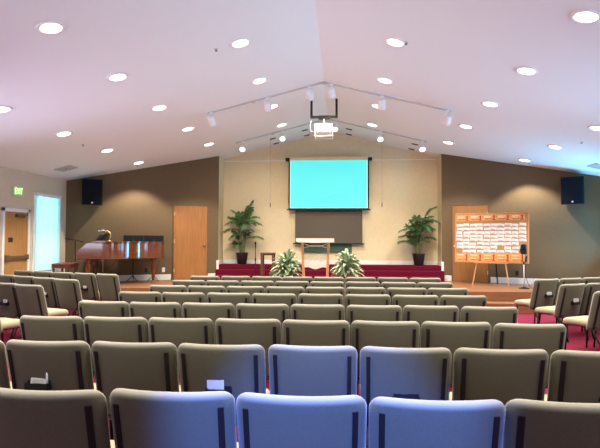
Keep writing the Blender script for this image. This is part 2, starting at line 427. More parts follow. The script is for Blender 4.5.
def make_chair():
    root = empty('stacking_chair')
    vs, fs = cushion(rrect(BW, BH, .056), BT, .003, .042, 7)
    n = len(rrect(BW, BH, .056))                      # pale front starts at the rim crest, darker panel behind
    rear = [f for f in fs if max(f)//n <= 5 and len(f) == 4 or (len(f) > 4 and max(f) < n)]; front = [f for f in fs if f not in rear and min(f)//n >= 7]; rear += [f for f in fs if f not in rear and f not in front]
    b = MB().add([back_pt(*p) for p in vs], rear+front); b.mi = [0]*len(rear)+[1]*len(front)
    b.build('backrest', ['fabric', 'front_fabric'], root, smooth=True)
    vs, fs = cushion(rrect(.50, .47, .07), .095, .010, .045)
    MB().add([(x*(1-.04*(.235-y)), y+.140, .415+z-(.02*max(0, y/.235)**3)) for x, y, z in vs], fs).build('seat', 'seat_fabric', root, smooth=True)
    for s in (-1, 1):
        b = MB(); rows = []
        for k in range(9):
            v = .205-k*.450/8; u = s*.226
            for du, dw in ((-.012, -.033), (.012, -.033), (.012, -.046), (-.012, -.046)): rows.append(back_pt(u+du, v, dw))
        fsx = [(i*4+k, i*4+(k+1) % 4, (i+1)*4+(k+1) % 4, (i+1)*4+k) for i in range(8) for k in range(4)]+[(0, 1, 2, 3), (35, 34, 33, 32)]
        b.add(rows, fsx).build('back_upright', 'black', root)
    b = MB()
    b.tube([(-.215, -.10, .375), (-.215, .31, .375)], .012); b.tube([(.215, -.10, .375), (.215, .31, .375)], .012)
    b.tube([(-.215, .30, .375), (.215, .30, .375)], .012); b.tube([(-.215, -.09, .375), (.215, -.09, .375)], .012)
    b.build('seat_frame', 'black', root, smooth=True)
    for s in (-1, 1):
        MB().tube([(s*.212, .29, .385), (s*.216, .31, .2), (s*.222, .33, .0)], .0125).build('leg', 'black', root, smooth=True)
        p = back_pt(s*.226, -.255, -.038)
        MB().tube([(p[0], p[1], .345), (s*.226, p[1]-.03, .28), (s*.222, -.175, .17), (s*.224, -.225, .0)], .0125).build('leg', 'black', root, smooth=True)
    return root
def add_rack(root, u=0., v=-.09):
    v += .03
    P = lambda du, dv, w: back_pt(u+du, v+dv, w)
    b = MB()
    z0 = P(0, 0, 0)[2]; y0 = P(0, 0, -.034)[1]; x0 = P(0, 0, 0)[0]
    b.box(x0-.075, x0+.075, y0-.014, y0+.012, z0-.015, z0+.035); b.box(x0-.075, x0+.075, y0-.050, y0-.042, z0-.015, z0+.022)
    b.box(x0-.075, x0+.075, y0-.050, y0, z0-.02, z0-.013); b.box(x0-.075, x0-.070, y0-.05, y0, z0-.015, z0+.025); b.box(x0+.070, x0+.075, y0-.05, y0, z0-.015, z0+.025)
    b.build('card_rack', 'black', root)
    return (x0, y0, z0)
proto = make_chair(); first = [True]
CHAIRS = {}
def place(x, y, rz, label, group, key=None):
    if first[0]: o = proto; first[0] = False
    else: o = copy_tree(proto)
    o.location = (x, y, 0); o.rotation_euler = (0, 0, rz); tag(o, label, 'chair', group)
    if key: CHAIRS[key] = o
    return o
PITCH = .553; X0 = -.11
ROWY = [2.085, 3.09, 4.09, 5.11, 6.12, 7.06, 8.02, 9.02]
ROWX = [(0, .5545), (-.01, .563), (-.035, .557), (-.065, .5615), (-.075, .562), (-.045, .558), (-.04, .556), (-.035, .558)]
rown = ['nearest row', 'second row from camera', 'third row from camera', 'fourth row from camera', 'fifth row from camera', 'sixth row from camera', 'second row from stage', 'row closest to stage']
for ri, y in enumerate(ROWY):
    idx = range(2, 7) if ri == 0 else range(8)
    n = len(idx)
    for j, i in enumerate(idx):
        x = X0+ROWX[ri][0]+(i-4+.5)*ROWX[ri][1]+random.uniform(-.002, .002); yy = y+random.uniform(-.02, .02)
        pos = 'leftmost' if j == 0 else ('rightmost' if j == n-1 else ORD[j]+' from left')
        col = 'taupe padded chair'
        place(x, yy+.205, R(random.uniform(-.4, .4)), '%s, %s in %s, centre block' % (col, pos, rown[ri]), 'chairs of the centre block', (ri, i))
# angled blocks
def angled(corner, ang, pitch, n, s, names, side, rn, key):
    # corner: aisle-side top rear corner of the end chair; rows run outwards and away
    a = R(ang)
    for k in range(n):
        ox = corner[0]+s*(k*pitch+BW/2)*math.cos(a); oy = corner[1]+(k*pitch+BW/2)*math.sin(a)
        rz = s*R(21 if s < 0 else 28)         # faces towards the centre line
        fx, fy = -math.sin(rz), math.cos(rz)
        nm = names[k]
        place(ox+fx*.235, oy+fy*.235, rz+R(random.uniform(-2, 2)), 'taupe padded chair, %s %s of %s side block' % (nm, rn, side), 'chairs of the %s side block' % side, key+(k,))
aisle = ['at aisle end of', 'second from aisle in', 'third from aisle in', 'fourth from aisle in', 'fifth from aisle in', 'sixth from aisle in']
angled((-3.84, 9.20), 20, .575, 5, -1, aisle, 'left', 'far row', ('L', 4))
angled((-3.93, 7.85), 28, .62, 5, -1, aisle, 'left', 'second far row', ('L', 3))
angled((-3.90, 6.80), 26, .58, 3, -1, aisle, 'left', 'second near row', ('L', 2))
angled((-3.90, 5.80), 26, .58, 1, -1, aisle, 'left', 'nearest row', ('L', 1))
angled((3.66, 8.87), 28, .58, 4, 1, aisle, 'right', 'far row', ('R', 3))
angled((3.65, 7.87), 28, .58, 3, 1, aisle, 'right', 'middle row', ('R', 2))
angled((3.63, 6.80), 28, .58, 2, 1, aisle, 'right', 'nearest row', ('R', 1))

# racks and the papers in them
def local_to_world(o, p):
    return Matrix.LocRotScale(o.location, o.rotation_euler, None) @ Vector(p)
def paper_in(o, q, w, hgt, m, name, label, cat, tilt=0., dx=0., grp=None, lines=True):
    x0, y0, z0 = q
    b = MB(); b.box(-w/2, w/2, -.0015, .0015, 0, hgt)
    if lines:
        b.mat(1)
        for k in range(3): b.box(-w*.38, w*.30, -.0019, -.0015, hgt*(.80-.16*k), hgt*(.84-.16*k))
    p = local_to_world(o, (x0+dx, y0-.028, z0-.012))
    t = b.build(name, [m, 'ink'])
    t.location = p; t.rotation_euler = (R(-4), R(tilt), o.rotation_euler.z); tag(t, label, cat, grp)
CARD = 'white card standing in black rack on back of '
q = add_rack(CHAIRS[(1, 1)], -.03, -.05)
paper_in(CHAIRS[(1, 1)], q, .105, .062, 'paper', 'card', 'white card tucked behind second chair from left, second row from camera', 'card', 4)
o = CHAIRS[(1, 1)]
b = MB(); b.tube([(0, 0, 0), (0, 0, .085), (0, 0, .10)], [.006, .006, .002], 8)
t = b.build('pen', 'pen', smooth=True); t.location = local_to_world(o, (q[0]+.064, q[1]-.028, q[2]-.012)); t.rotation_euler = (0, R(-5), 0); tag(t, 'pale pen upright beside the white card on a near left chair back', 'pen')
q = add_rack(CHAIRS[(1, 3)], .00, -.055); paper_in(CHAIRS[(1, 3)], q, .105, .085, 'blue_paper', 'card', 'pale blue paper in black rack, fourth chair of second row', 'paper', -2, -.02, None, False)
q = add_rack(CHAIRS[(1, 5)], .0, -.08)
q = add_rack(CHAIRS[(1, 7)], .055, -.06); paper_in(CHAIRS[(1, 7)], q, .10, .075, 'paper', 'card', 'white card at right photo edge, on rightmost chair of second row', 'card', 3)
for key, lab in (((('R', 3, 0)), 'aisle-end chair, far row of right block'), ((('R', 2, 0)), 'aisle-end chair, middle row of right block')):
    q = add_rack(CHAIRS[key], .0, -.06); paper_in(CHAIRS[key], q, .11, .085, 'paper', 'card', CARD+lab, 'card', 3, .01)
for key, lab in (((('L', 4, 1)), 'second chair, far row left block'), ((('L', 3, 1)), 'second chair, second far row left'), ((('L', 2, 1)), 'second chair, second near row left')):
    q = add_rack(CHAIRS[key], .03, -.08); paper_in(CHAIRS[key], q, .085, .08, 'paper', 'card', CARD+lab, 'card', 3, .015)

# ------------------------------------------------------------------ ceiling lights
LAMPS = []
def light(name, kind, loc, energy, col, rot=None, target=None, parent=None, **kw):
    l = bpy.data.lights.new(name, kind); l.energy = energy; l.color = col
    for k, v in kw.items(): setattr(l, k, v)
    o = bpy.data.objects.new(name, l); C.objects.link(o); o.location = loc
    if target is not None: o.rotation_euler = (Vector(target)-Vector(loc)).to_track_quat('-Z', 'Y').to_euler()
    elif rot: o.rotation_euler = rot
    if parent: o.parent = parent
    return o
WARM = (1., .88, .72)
def make_downlight():
    r = empty('downlight')
    b = MB(); b.lathe([(.155, .004), (.160, -.004), (.150, -.016), (.118, -.010), (.116, .0)], 28); b.build('trim_ring', 'white_paint', r, smooth=True)
    b = MB(); b.lathe([(.117, -.002), (.117, -.009), (.06, -.013), (.01, -.014)], 28); b.build('lens', 'lamp_disc', r, smooth=True)
    return r
dl = None
colname = {1.13: 'inner', 2.98: 'middle', 4.80: 'outer'}
SPOT_E = 240
for s in (-1, 1):
    for X, ks in ((1.13, range(1, 5)), (2.98, range(0, 5)), (4.80, range(1, 5))):
        ks = list(ks)
        for q, k in enumerate(ks):
            y = (5.53 if s < 0 else 5.66)+1.765*k
            if dl is None: dl = make_downlight(); o = dl
            else: o = copy_tree(dl)
            o.location = (s*X, y, zc(X)); o.rotation_euler = (0, s*math.atan(SL), 0)
            pos = 'nearest the camera' if q == 0 else ('nearest the stage wall' if q == len(ks)-1 else ORD[q]+' from camera')
            tag(o, 'lit round recessed downlight, %s in %s column of %s ceiling slope' % (pos, colname[X], 'left' if s < 0 else 'right'), 'ceiling light', 'recessed ceiling downlights')
            light('downlight_lamp', 'SPOT', (s*X, y, zc(X)-.10), SPOT_E, WARM, target=(s*X, y, 0), spot_size=R(110), spot_blend=.4, shadow_soft_size=.05)
# extra downlights behind the camera keep the nave lit (same grid)
for s in (-1, 1):
    for X, ks in ((1.13, (-2, -1, 0)), (2.98, (-2, -1)), (4.80, ())):
        for k in ks:
            y = 5.6+1.765*k
            o = copy_tree(dl); o.location = (s*X, y, zc(X)); o.rotation_euler = (0, s*math.atan(SL), 0)
            tag(o, 'round recessed downlight above the frame on the same ceiling grid', 'ceiling light', 'downlights above the frame')
            light('downlight_lamp', 'SPOT', (s*X, y, zc(X)-.10), SPOT_E, WARM, target=(s*X, y, 0), spot_size=R(110), spot_blend=.35, shadow_soft_size=.05)

# track lighting: two tracks following the gable
def track(Y, x0, x1, label):
    r = empty('lighting_track', (0, Y, ZR), 0, label, 'light track')
    for sg, xe in ((-1, x0), (1, x1)):
        n = 1
        a = Vector((0, 0, -.012)); e = Vector((xe, 0, -SL*abs(xe)-.012))
        b = MB(); dd = (e-a).normalized(); up = Vector((0, 1, 0)); nn = dd.cross(up).normalized()*.012; ww = up*.018
        b.hexa([a-ww-nn, e-ww-nn, e+ww-nn, a+ww-nn], [a-ww+nn, e-ww+nn, e+ww+nn, a+ww+nn]); b.build('track_rail', 'grille', r)
    return r
t1 = track(10.10, -2.36, 2.48, 'long thin track over the projector following both ceiling slopes')
t2 = track(13.14, -2.40, 2.52, 'thin track close to the recess following both ceiling slopes')
for tt, xs in ((t1, (-1.42, .0, 1.30)), (t2, (-1.43,))):
    for x in xs:
        b = MB(); b.box(x-.035, x+.035, -.03, .03, -SL*abs(x)-.045, -SL*abs(x)-.018); b.build('power_feed', 'grille', tt)
def head(x, Y, tgt, label, lit, energy):
    zt = zc(x)-.03
    r = empty('track_spotlight', (x, Y, zt), 0, label, 'spotlight', 'track spotlights')
    b = MB(); b.tube([(0, 0, .012), (0, 0, -.06)], .014, 8); b.box(-.04, .04, -.022, .022, -.012, .012); b.build('swivel_arm', 'white_paint', r)
    dirv = (Vector(tgt)-Vector((x, Y, zt-.14))).normalized()
    q = dirv.to_track_quat('Z', 'Y').to_matrix().to_4x4(); Mx = Matrix.Translation((0, 0, -.15)) @ q
    b = MB(); b.lathe([(.035, -.105), (.068, -.09), (.075, -.05), (.078, .06), (.082, .10), (.074, .105), (.07, .09)], 20, M4=Mx); hd = b.build('lamp_head', 'white_paint', r, smooth=True)
    b = MB(); b.lathe([(.072, .088), (.06, .094), (.01, .096)], 20, M4=Mx); b.build('lens', 'lamp_disc2', hd, smooth=True)
    p = Vector((x, Y, zt-.15))+dirv*.14
    light('track_lamp', 'SPOT', p, energy, (1, .84, .60), target=tgt, spot_size=R(72), spot_blend=.7, shadow_soft_size=.05)
nm = ['leftmost', 'second from left', 'just left of ridge', 'just right of ridge', 'second from right', 'rightmost']
TE = 150
for x, tx, n_ in zip((-2.27, -1.13, -.28, .15, 1.15, 2.42), (-2.2, -1.3, -.5, .5, 1.4, 2.2), nm):
    head(x, 10.10, (tx, 14.0, 1.4), 'white cylinder spotlight %s on track over the projector' % n_, False, TE)
for x, n_, tg in ((-2.22, 'leftmost', (-1.9, 10.2, .9)), (-1.17, 'second from left', (-.8, 9.6, .9)), (.2, 'nearest ridge', (.3, 10.4, .9)), (1.36, 'second from right', (1.1, 9.6, .9)), (2.42, 'rightmost', (2.1, 10.2, .9))):
    head(x, 13.14, tg, 'glowing round spotlight %s on the track close to recess' % n_, True, 14)

# added unseen lamp behind the camera that tints the nearest chair backs blue
def add_blue_lamp():
    x, Y, tgt = .45, -2.1, (.27, 2.40, .58); zt = zc(x)-.03
    r = empty('added_blue_lamp', (x, Y, zt), 0, 'added blue lamp on the ceiling behind the camera, out of view', 'spotlight')
    b = MB(); b.tube([(0, 0, .03), (0, 0, -.06)], .014, 8); b.build('swivel_arm', 'white_paint', r)
    dirv = (Vector(tgt)-Vector((x, Y, zt-.15))).normalized(); Mx = Matrix.Translation((0, 0, -.15)) @ dirv.to_track_quat('Z', 'Y').to_matrix().to_4x4()
    b = MB(); b.lathe([(.035, -.105), (.068, -.09), (.078, .06), (.082, .10), (.074, .105), (.07, .09)], 20, M4=Mx); b.build('lamp_head', 'white_paint', r, smooth=True)
    light('added_blue_beam', 'SPOT', Vector((x, Y, zt-.15))+dirv*.16, 6200, (.085, .22, 1), target=tgt, spot_size=R(17), spot_blend=.6, shadow_soft_size=.05)
add_blue_lamp()
# small things on the ceiling
def on_ceiling(o, x, y):
    o.location = (x, y, zc(x)); o.rotation_euler = (0, math.copysign(math.atan(SL), x), 0); return o
for x, y, lb in ((-1.49, 7.27, 'left slope near the inner downlights'), (-4.91, 9.98, 'left slope between outer downlights'), (-4.92, 12.8, 'left slope by the brown wall'),
                 (1.28, 7.34, 'right slope beside an inner downlight'), (4.99, 10.21, 'right slope between outer downlights'), (4.94, 12.8, 'right slope by the brown wall')):
    r = empty('sprinkler_head', (0, 0, 0), 0, 'small dark sprinkler head on '+lb, 'sprinkler', 'ceiling sprinkler heads')
    MB().lathe([(.024, 0), (.026, -.005), (.012, -.008), (.010, -.016)], 14).build('escutcheon', 'grille', r, smooth=True)
    MB().lathe([(.008, -.016), (.006, -.024), (.018, -.028), (.018, -.031), (.004, -.032)], 14).build('deflector', 'black', r, smooth=True)
    on_ceiling(r, x, y)
for i, (x, y) in enumerate(((-1.51, 13.77), (-1.50, 14.46), (-.63, 13.77), (-.62, 14.46), (.57, 13.79), (.58, 14.48), (2.32, 13.76), (2.33, 14.47))):
    r = empty('slot_vent', (0, 0, 0), 0, 'short black ceiling slot, %s, %s of its pair' % (('left of ridge, outer', 'left of ridge, inner', 'right of ridge, inner', 'far right')[i//2], ('front', 'rear')[i % 2]), 'ceiling slot', 'black ceiling slots by the recess')
    b = MB(); b.box(-.085, .085, -.04, .04, -.012, .0); b.build('slot_frame', 'frame_brown', r); b = MB(); b.box(-.07, .07, -.026, .026, -.02, -.010); b.build('slot', 'black', r)
    on_ceiling(r, x, y)
for x, y, lb in ((-6.02, 11.35, 'left'), (6.05, 11.7, 'right')):
    r = empty('air_vent', (0, 0, 0), 0, 'grey square air diffuser on the ceiling near the %s wall' % lb, 'air vent', 'ceiling air diffusers')
    b = MB()
    for k in range(4):
        w = .19-.045*k
        for (xa, xb, ya, yb) in ((-w, w, -w, -w+.03), (-w, w, w-.03, w), (-w, -w+.03, -w, w), (w-.03, w, -w, w)): b.box(xa, xb, ya, yb, -.02+.004*k, .0)
    b.build('louvre_rings', 'grille', r); b = MB(); b.box(-.18, .18, -.18, .18, -.004, 0); b.build('back_plate', 'frame_brown', r)
    on_ceiling(r, x, y)
# hanging choir microphones
for x, z, lb in ((-1.57, 2.41, 'left'), (1.45, 2.41, 'right')):
    r = empty('hanging_microphone', (x, 13.8, zc(x)), 0, 'thin choir microphone hanging on a long cable %s of the screen' % lb, 'microphone', 'hanging choir microphones')
    b = MB(); b.tube([(0, 0, 0), (0, 0, z-zc(x)+.1)], .004, 6); b.build('cable', 'string', r)
    b = MB(); b.lathe([(.006, .12), (.011, .10), (.011, .02), (.008, 0)], 10, c=(0, 0, z-zc(x))); b.build('microphone_capsule', 'black', r, smooth=True)

# projector on its bracket
r = empty('ceiling_projector', (-.025, 11.12, 4.66), 0, 'white projector hanging from a black ceiling bracket under the ridge', 'projector')
b = MB()
for x in (-.275, .275):
    b.box(x-.025, x+.025, -.025, .025, -.45, -SL*(abs(x))+.02)
b.box(-.30, .30, -.025, .025, -.475, -.425); b.box(-.12, .12, -.05, .05, -.495, -.425)
br = b.build('bracket', 'black', r, bevel=.003)
b = MB(); b.tube([(0, 0, -.49), (0, 0, -.66)], .022, 10); b.build('drop_pole', 'white_paint', r, smooth=True)
b = MB(); b.box(-.16, .16, -.14, .16, -.82, -.67); cs = b.build('case', 'projector', r, bevel=.025, seg=3)
b = MB(); b.lathe([(.05, 0), (.055, .03), (.045, .05), (.005, .045)], 18, M4=Matrix.Translation((.05, .155, -.74)) @ Matrix.Rotation(R(-90), 4, 'X')); b.build('lens', 'black', cs, smooth=True)
b = MB(); b.box(-.12, .12, -.146, -.138, -.805, -.765); b.build('vent_grille', 'lens_red', cs)
b = MB()
for x in (-.19, .19):
    b.tube([(x, -.16, -.64), (x, -.16, -.90)], .007, 6); b.tube([(x, .16, -.64), (x, .16, -.90)], .007, 6); b.tube([(x, -.16, -.64), (x, .16, -.64)], .007, 6); b.tube([(x, -.16, -.90), (x, .16, -.90)], .007, 6)
for y in (-.16, .16):
    for z in (-.64, -.90): b.tube([(-.19, y, z), (.19, y, z)], .007, 6)
b.tube([(-.19, 0, -.64), (.19, 0, -.64)], .007, 6)
b.build('security_cage', 'white_paint', r)
b = MB(); b.tube(smoothcurve([(-.27, .03, -.1), (-.26, .03, -.4), (-.30, .03, -.6), (-.29, .03, -.75), (-.165, .03, -.77)], 5), .007, 6); b.build('cable', 'grille', r, smooth=True)

# ------------------------------------------------------------------ recess: screen, blind, green panel
r = empty('projection_screen', (0, 14.50, 3.80), 0, 'wide projection screen showing plain bright cyan on the recess wall', 'screen')
b = MB(); b.box(-1.15, 1.15, .02, .13, -.0, .09); b.build('roller_case', 'tan', r, bevel=.01)
b = MB(); b.box(-1.235, -1.115, .005, .15, -.01, .075); b.build('end_bracket', 'black', r, bevel=.006)
b = MB(); b.box(1.115, 1.235, .005, .15, -.01, .075); b.build('end_bracket', 'black', r, bevel=.006)
b = MB(); b.box(-1.145, 1.145, .040, .046, -1.40, .01); b.build('black_border', 'black_matte', r)
b = MB(); b.box(-1.105, 1.105, .036, .041, -1.37, .01)
im = b.build('picture', 'screen', r)
b = MB(); pts = smoothcurve([(-.30, 0, -1.06), (-.10, 0, -1.03), (.05, 0, -.96), (.18, 0, -.93), (.30, 0, -.90), (.40, 0, -.92)], 6)
for p, q in zip(pts, pts[1:]): b.hexa([(p.x, .034, p.z-.012), (q.x, .034, q.z-.012), (q.x, .0365, q.z-.012), (p.x, .0365, p.z-.012)], [(p.x, .034, p.z+.008), (q.x, .034, q.z+.008), (q.x, .0365, q.z+.008), (p.x, .0365, p.z+.008)])
b.build('pale_curve', 'screen_fig', im)
b = MB(); b.box(-1.105, 1.105, .034, .0365, -1.372, -1.355); b.box(1.085, 1.105, .034, .0365, -1.37, .0); b.box(-1.105, -1.09, .034, .0365, -1.37, 0); b.build('bright_edge', 'screen_edge', im)
b = MB(); b.box(-1.19, 1.19, .025, .060, -1.435, -1.395); b.build('bottom_bar', 'black', r, bevel=.006)

r = empty('roller_blind', (0, 14.66, 1.42), 0, 'brown fabric blind with black bottom bar hanging under the cyan screen', 'blind')
b = MB(); b.box(-.965, .965, 0, .01, 0, 1.10); b.build('blind_fabric', 'brown_fabric', r)
b = MB(); b.box(-1.02, 1.02, -.03, .045, -.025, .01); b.build('bottom_bar', 'black', r, bevel=.005)
b = MB(); b.tube([(-.99, .03, 1.12), (.99, .03, 1.12)], .035, 12); b.build('roller_tube', 'grille', r, smooth=True)
r = empty('green_panel', (-.06, YB-.005, 1.16), 0, 'long dark green panel on the recess wall under the brown blind', 'panel')
b = MB(); b.box(-.70, .70, -.03, .0, .012, .238); b.build('green_face', 'green', r)
b = MB(); b.box(-.72, .72, -.04, .0, 0, .02); b.box(-.72, .72, -.04, 0, .23, .25); b.box(-.72, -.70, -.04, 0, 0, .25); b.box(.70, .72, -.04, 0, 0, .25); b.build('panel_frame', 'green', r)

# ------------------------------------------------------------------ plants
def palm(x, y, seed, label, top, spread, lean):
    rnd = random.Random(seed); lim = XI-abs(x)-.03
    r = empty('potted_palm', (x, y, CH), 0, label, 'plant', 'potted palms in the recess')
    b = MB(); b.lathe([(.115, 0), (.125, .01), (.178, .32), (.182, .335), (.165, .335), (.158, .29), (.01, .285)], 4+20); b.build('pot', 'pot', r, smooth=True)
    b = MB(); b.lathe([(.157, .285), (.12, .30), (.01, .305)], 18); b.build('soil', 'soil', r, smooth=True)
    stems = []
    for k in range(6):
        a = k*1.05+rnd.uniform(-.3, .3); h = (.95, .45, .75, .30, .60, .85)[k]*top*.62*rnd.uniform(.92, 1.08)
        p0 = Vector((.06*math.cos(a), .06*math.sin(a), .29)); p1 = Vector((.12*math.cos(a)+lean*.3, .10*math.sin(a), .29+h))
        b = MB(); b.tube(smoothcurve([p0, (p0+p1)/2+Vector((.01, 0, .02)), p1], 4), [.013]*5+[.010]*4, 7); b.build('stem', 'palm_stem', r, smooth=True)
        stems.append((p1, a))
    nfr = 30
    for k in range(nfr):
        p0, sa = stems[k % 6]
        a = k*2.399+rnd.uniform(-.3, .3)
        el = rnd.uniform(.35, 1.25) if k > 5 else rnd.uniform(1.05, 1.4)
        L = rnd.uniform(.50, .74)*spread
        dirh = Vector((math.cos(a), math.sin(a)*.32, 0))
        base = p0-Vector((0, 0, rnd.uniform(0, .16))) if k > 11 else p0
        pts = []
        for i in range(13):
            t = i/12; hor = L*math.cos(el)*t*(1+.25*t); ver = L*math.sin(el)*t*1.15-.42*L*(1-.3*math.sin(el))*t**2.4*(.5+math.cos(el))
            pts.append(base+dirh*hor+Vector((lean*t*.25, 0, ver)))
        b = MB(); b.tube(pts, [.006*(1-.75*i/12) for i in range(13)], 5)
        for i in range(2, 13):
            tg = (pts[min(i+1, 12)]-pts[i-1]).normalized(); side = tg.cross(Vector((0, 0, 1)))
            side = side.normalized() if side.length > .05 else Vector((1, 0, 0))
            t = i/12; ll = .25*(1-abs(t-.45)**1.5*1.1)*rnd.uniform(.8, 1.15)
            for sg in (-1, 1):
                for jj in (0, .5):
                    p = pts[i]+(pts[i-1]-pts[i])*jj
                    dv = (side*sg*.85+tg*.75+Vector((0, 0, .12-.30*rnd.random()))).normalized()
                    tip = p+dv*ll+Vector((0, 0, -.07*ll/.25)); mid = p+dv*ll*.5+Vector((0, 0, .012)); wv = tg*.013
                    cl = lambda q: Vector((max(-lim, min(lim, q.x)), min(q.y, .355), q.z))
                    b.add([cl(q) for q in (p-wv*.4, p+wv*.4, mid+wv, tip, mid-wv)], [(0, 1, 2, 4), (4, 2, 3)])
        b.build('frond', 'palm', r)
    return r
palm(-2.45, 14.36, 11, 'tall palm in tapered black pot at left end of the recess', 1.72, .78, .03)
palm(2.50, 14.36, 23, 'tall palm in tapered black pot at right end of the recess', 1.50, .76, .04)

def strap_plant(x, y, seed, label):
    rnd = random.Random(seed)
    r = empty('variegated_plant', (x, y, PL), 0, label, 'plant', 'variegated plants beside the lectern')
    b = MB(); b.lathe([(.13, 0), (.14, .01), (.17, .24), (.175, .26), (.155, .26), (.15, .22), (.01, .215)], 22); b.build('pot', 'basket', r, smooth=True)
    b = MB(); b.tube([(0, 0, .2), (.01, 0, .34), (0, .01, .50)], .022, 8); b.build('stem', 'palm_stem', r, smooth=True)
    b = MB()
    for k in range(150):
        a = k*2.399+rnd.uniform(-.2, .2); lv = rnd.random(); z0 = .20+.36*lv
        L = rnd.uniform(.30, .44); el = rnd.uniform(.05, .65)+.75*lv*rnd.random()
        w = rnd.uniform(.023, .034); h = Vector((math.cos(a), math.sin(a), 0)); sd = Vector((-math.sin(a), math.cos(a), 0))
        pts = []
        for i in range(7):
            t = i/6; pts.append(Vector((0, 0, z0))+h*(L*math.cos(el)*t*1.15)+Vector((0, 0, L*math.sin(el)*t*1.5-.55*L*t**2.2)))
        vs = []
        for i, p in enumerate(pts):
            ww = w*(.5+1.2*math.sin(math.pi*min(.98, .12+.80*i/6)))*(1 if i < 6 else .15)
            up = Vector((0, 0, ww*.35))
            vs += [p-sd*ww+up, p-sd*ww*.45, p+sd*ww*.45, p+sd*ww+up]
        for j in range(3):
            b.mat(0 if j == 1 else 1)
            b.add(vs, []) if False else None
            off = len(b.v)
            sub = [vs[i*4+j+e] for i in range(7) for e in (0, 1)]
            b.add(sub, [(2*i, 2*i+1, 2*i+3, 2*i+2) for i in range(6)])
    b.build('foliage', ['leaf_green', 'leaf_white'], r, smooth=True)
strap_plant(-.98, 12.62, 3, 'bushy white striped plant standing left of the clear lectern')
strap_plant(.50, 12.62, 5, 'bushy white striped plant standing right of the clear lectern')

# ------------------------------------------------------------------ lectern
r = empty('lectern', (-.275, 12.60, PL), 0, 'clear acrylic lectern with honey wood posts at centre of the stage', 'lectern')
for s in (-1, 1):
    b = MB(); b.hexa([(s*.285-.032, -.03, .03), (s*.285+.032, -.03, .03), (s*.285+.032, .03, .03), (s*.285-.032, .03, .03)], [(s*.325-.032, -.04, 1.05), (s*.325+.032, -.04, 1.05), (s*.325+.032, .02, 1.05), (s*.325-.032, .02, 1.05)])
    b.build('post', 'post_wood', r, bevel=.006)
b = MB(); b.box(-.40, .40, -.20, .20, 0, .035); b.build('base_plate', 'post_wood', r, bevel=.006)
# desk top with raised curved front lip
b = MB(); Mx = Matrix.Translation((0, -.02, 1.075)) @ Matrix.Rotation(R(-9), 4, 'X')
b.box(-.46, .46, -.22, .22, -.012, .012, Mx); b.build('reading_desk', 'frosted', r, bevel=.004)
b = MB(); n = 20; top = []; bot = []
for i in range(n+1):
    x = -.46+.92*i/n; top.append((x, 1.135)); bot.append((x, 1.035-.012*math.cos(math.pi*x/.46)))
for i in range(n):
    b.hexa([(bot[i][0], -.262, bot[i][1]), (bot[i+1][0], -.262, bot[i+1][1]), (bot[i+1][0], -.250, bot[i+1][1]), (bot[i][0], -.250, bot[i][1])], [(top[i][0], -.262, top[i][1]), (top[i+1][0], -.262, top[i+1][1]), (top[i+1][0], -.250, top[i+1][1]), (top[i][0], -.250, top[i][1])])
b.build('front_lip', 'frosted', r)
b = MB(); b.box(-.29, .29, -.012, -.004, .50, 1.04); pn = b.build('clear_panel', 'acrylic', r)
b = MB(); n = 24
for i in range(n):                                     # wavy frosted lower panel
    xa, xb = -.30+.60*i/n, -.30+.60*(i+1)/n
    f = lambda x: (.56+.035*math.cos(x*21), .40-.025*math.cos(x*16))
    ta, ba = f(xa); tb, bb_ = f(xb)
    b.hexa([(xa, -.022, ba), (xb, -.022, bb_), (xb, -.013, bb_), (xa, -.013, ba)], [(xa, -.022, ta), (xb, -.022, tb), (xb, -.013, tb), (xa, -.013, ta)])
b.build('wavy_panel', 'frosted', r)
b = MB()
for rad in (.12, .17):
    b.tube([(rad*math.cos(R(a)), -.02, .57+rad*.9*math.sin(R(a))) for a in range(0, 181, 12)], .009, 6)
b.tube([(-.28, -.02, .90), (-.1, -.02, .96), (.1, -.02, .96), (.28, -.02, .90)], .008, 6); b.tube([(-.28, -.02, 1.0), (-.1, -.02, .93), (.1, -.02, .93), (.28, -.02, 1.0)], .008, 6)
b.build('etched_arcs', 'frosted', pn, smooth=True)

# small table & microphone stand
r = empty('side_table', (-1.53, 13.12, PL), 0, 'small square dark wood table standing left of the striped plants', 'table')
b = MB(); b.box(-.18, .18, -.18, .18, .735, .765); b.build('table_top', 'table_wood', r, bevel=.006)
b = MB(); b.box(-.145, .145, -.145, -.125, .70, .735); b.box(-.145, .145, .125, .145, .70, .735); b.box(-.145, -.125, -.145, .145, .70, .735); b.box(.125, .145, -.145, .145, .70, .735); b.build('apron', 'table_wood', r)
for sx in (-1, 1):
    for sy in (-1, 1):
        b = MB(); b.hexa([(sx*.140-.02, sy*.140-.02, 0), (sx*.140+.02, sy*.140-.02, 0), (sx*.140+.02, sy*.140+.02, 0), (sx*.140-.02, sy*.140+.02, 0)], [(sx*.145-.026, sy*.145-.026, .735), (sx*.145+.026, sy*.145-.026, .735), (sx*.145+.026, sy*.145+.026, .735), (sx*.145-.026, sy*.145+.026, .735)]); b.build('leg', 'table_wood', r)
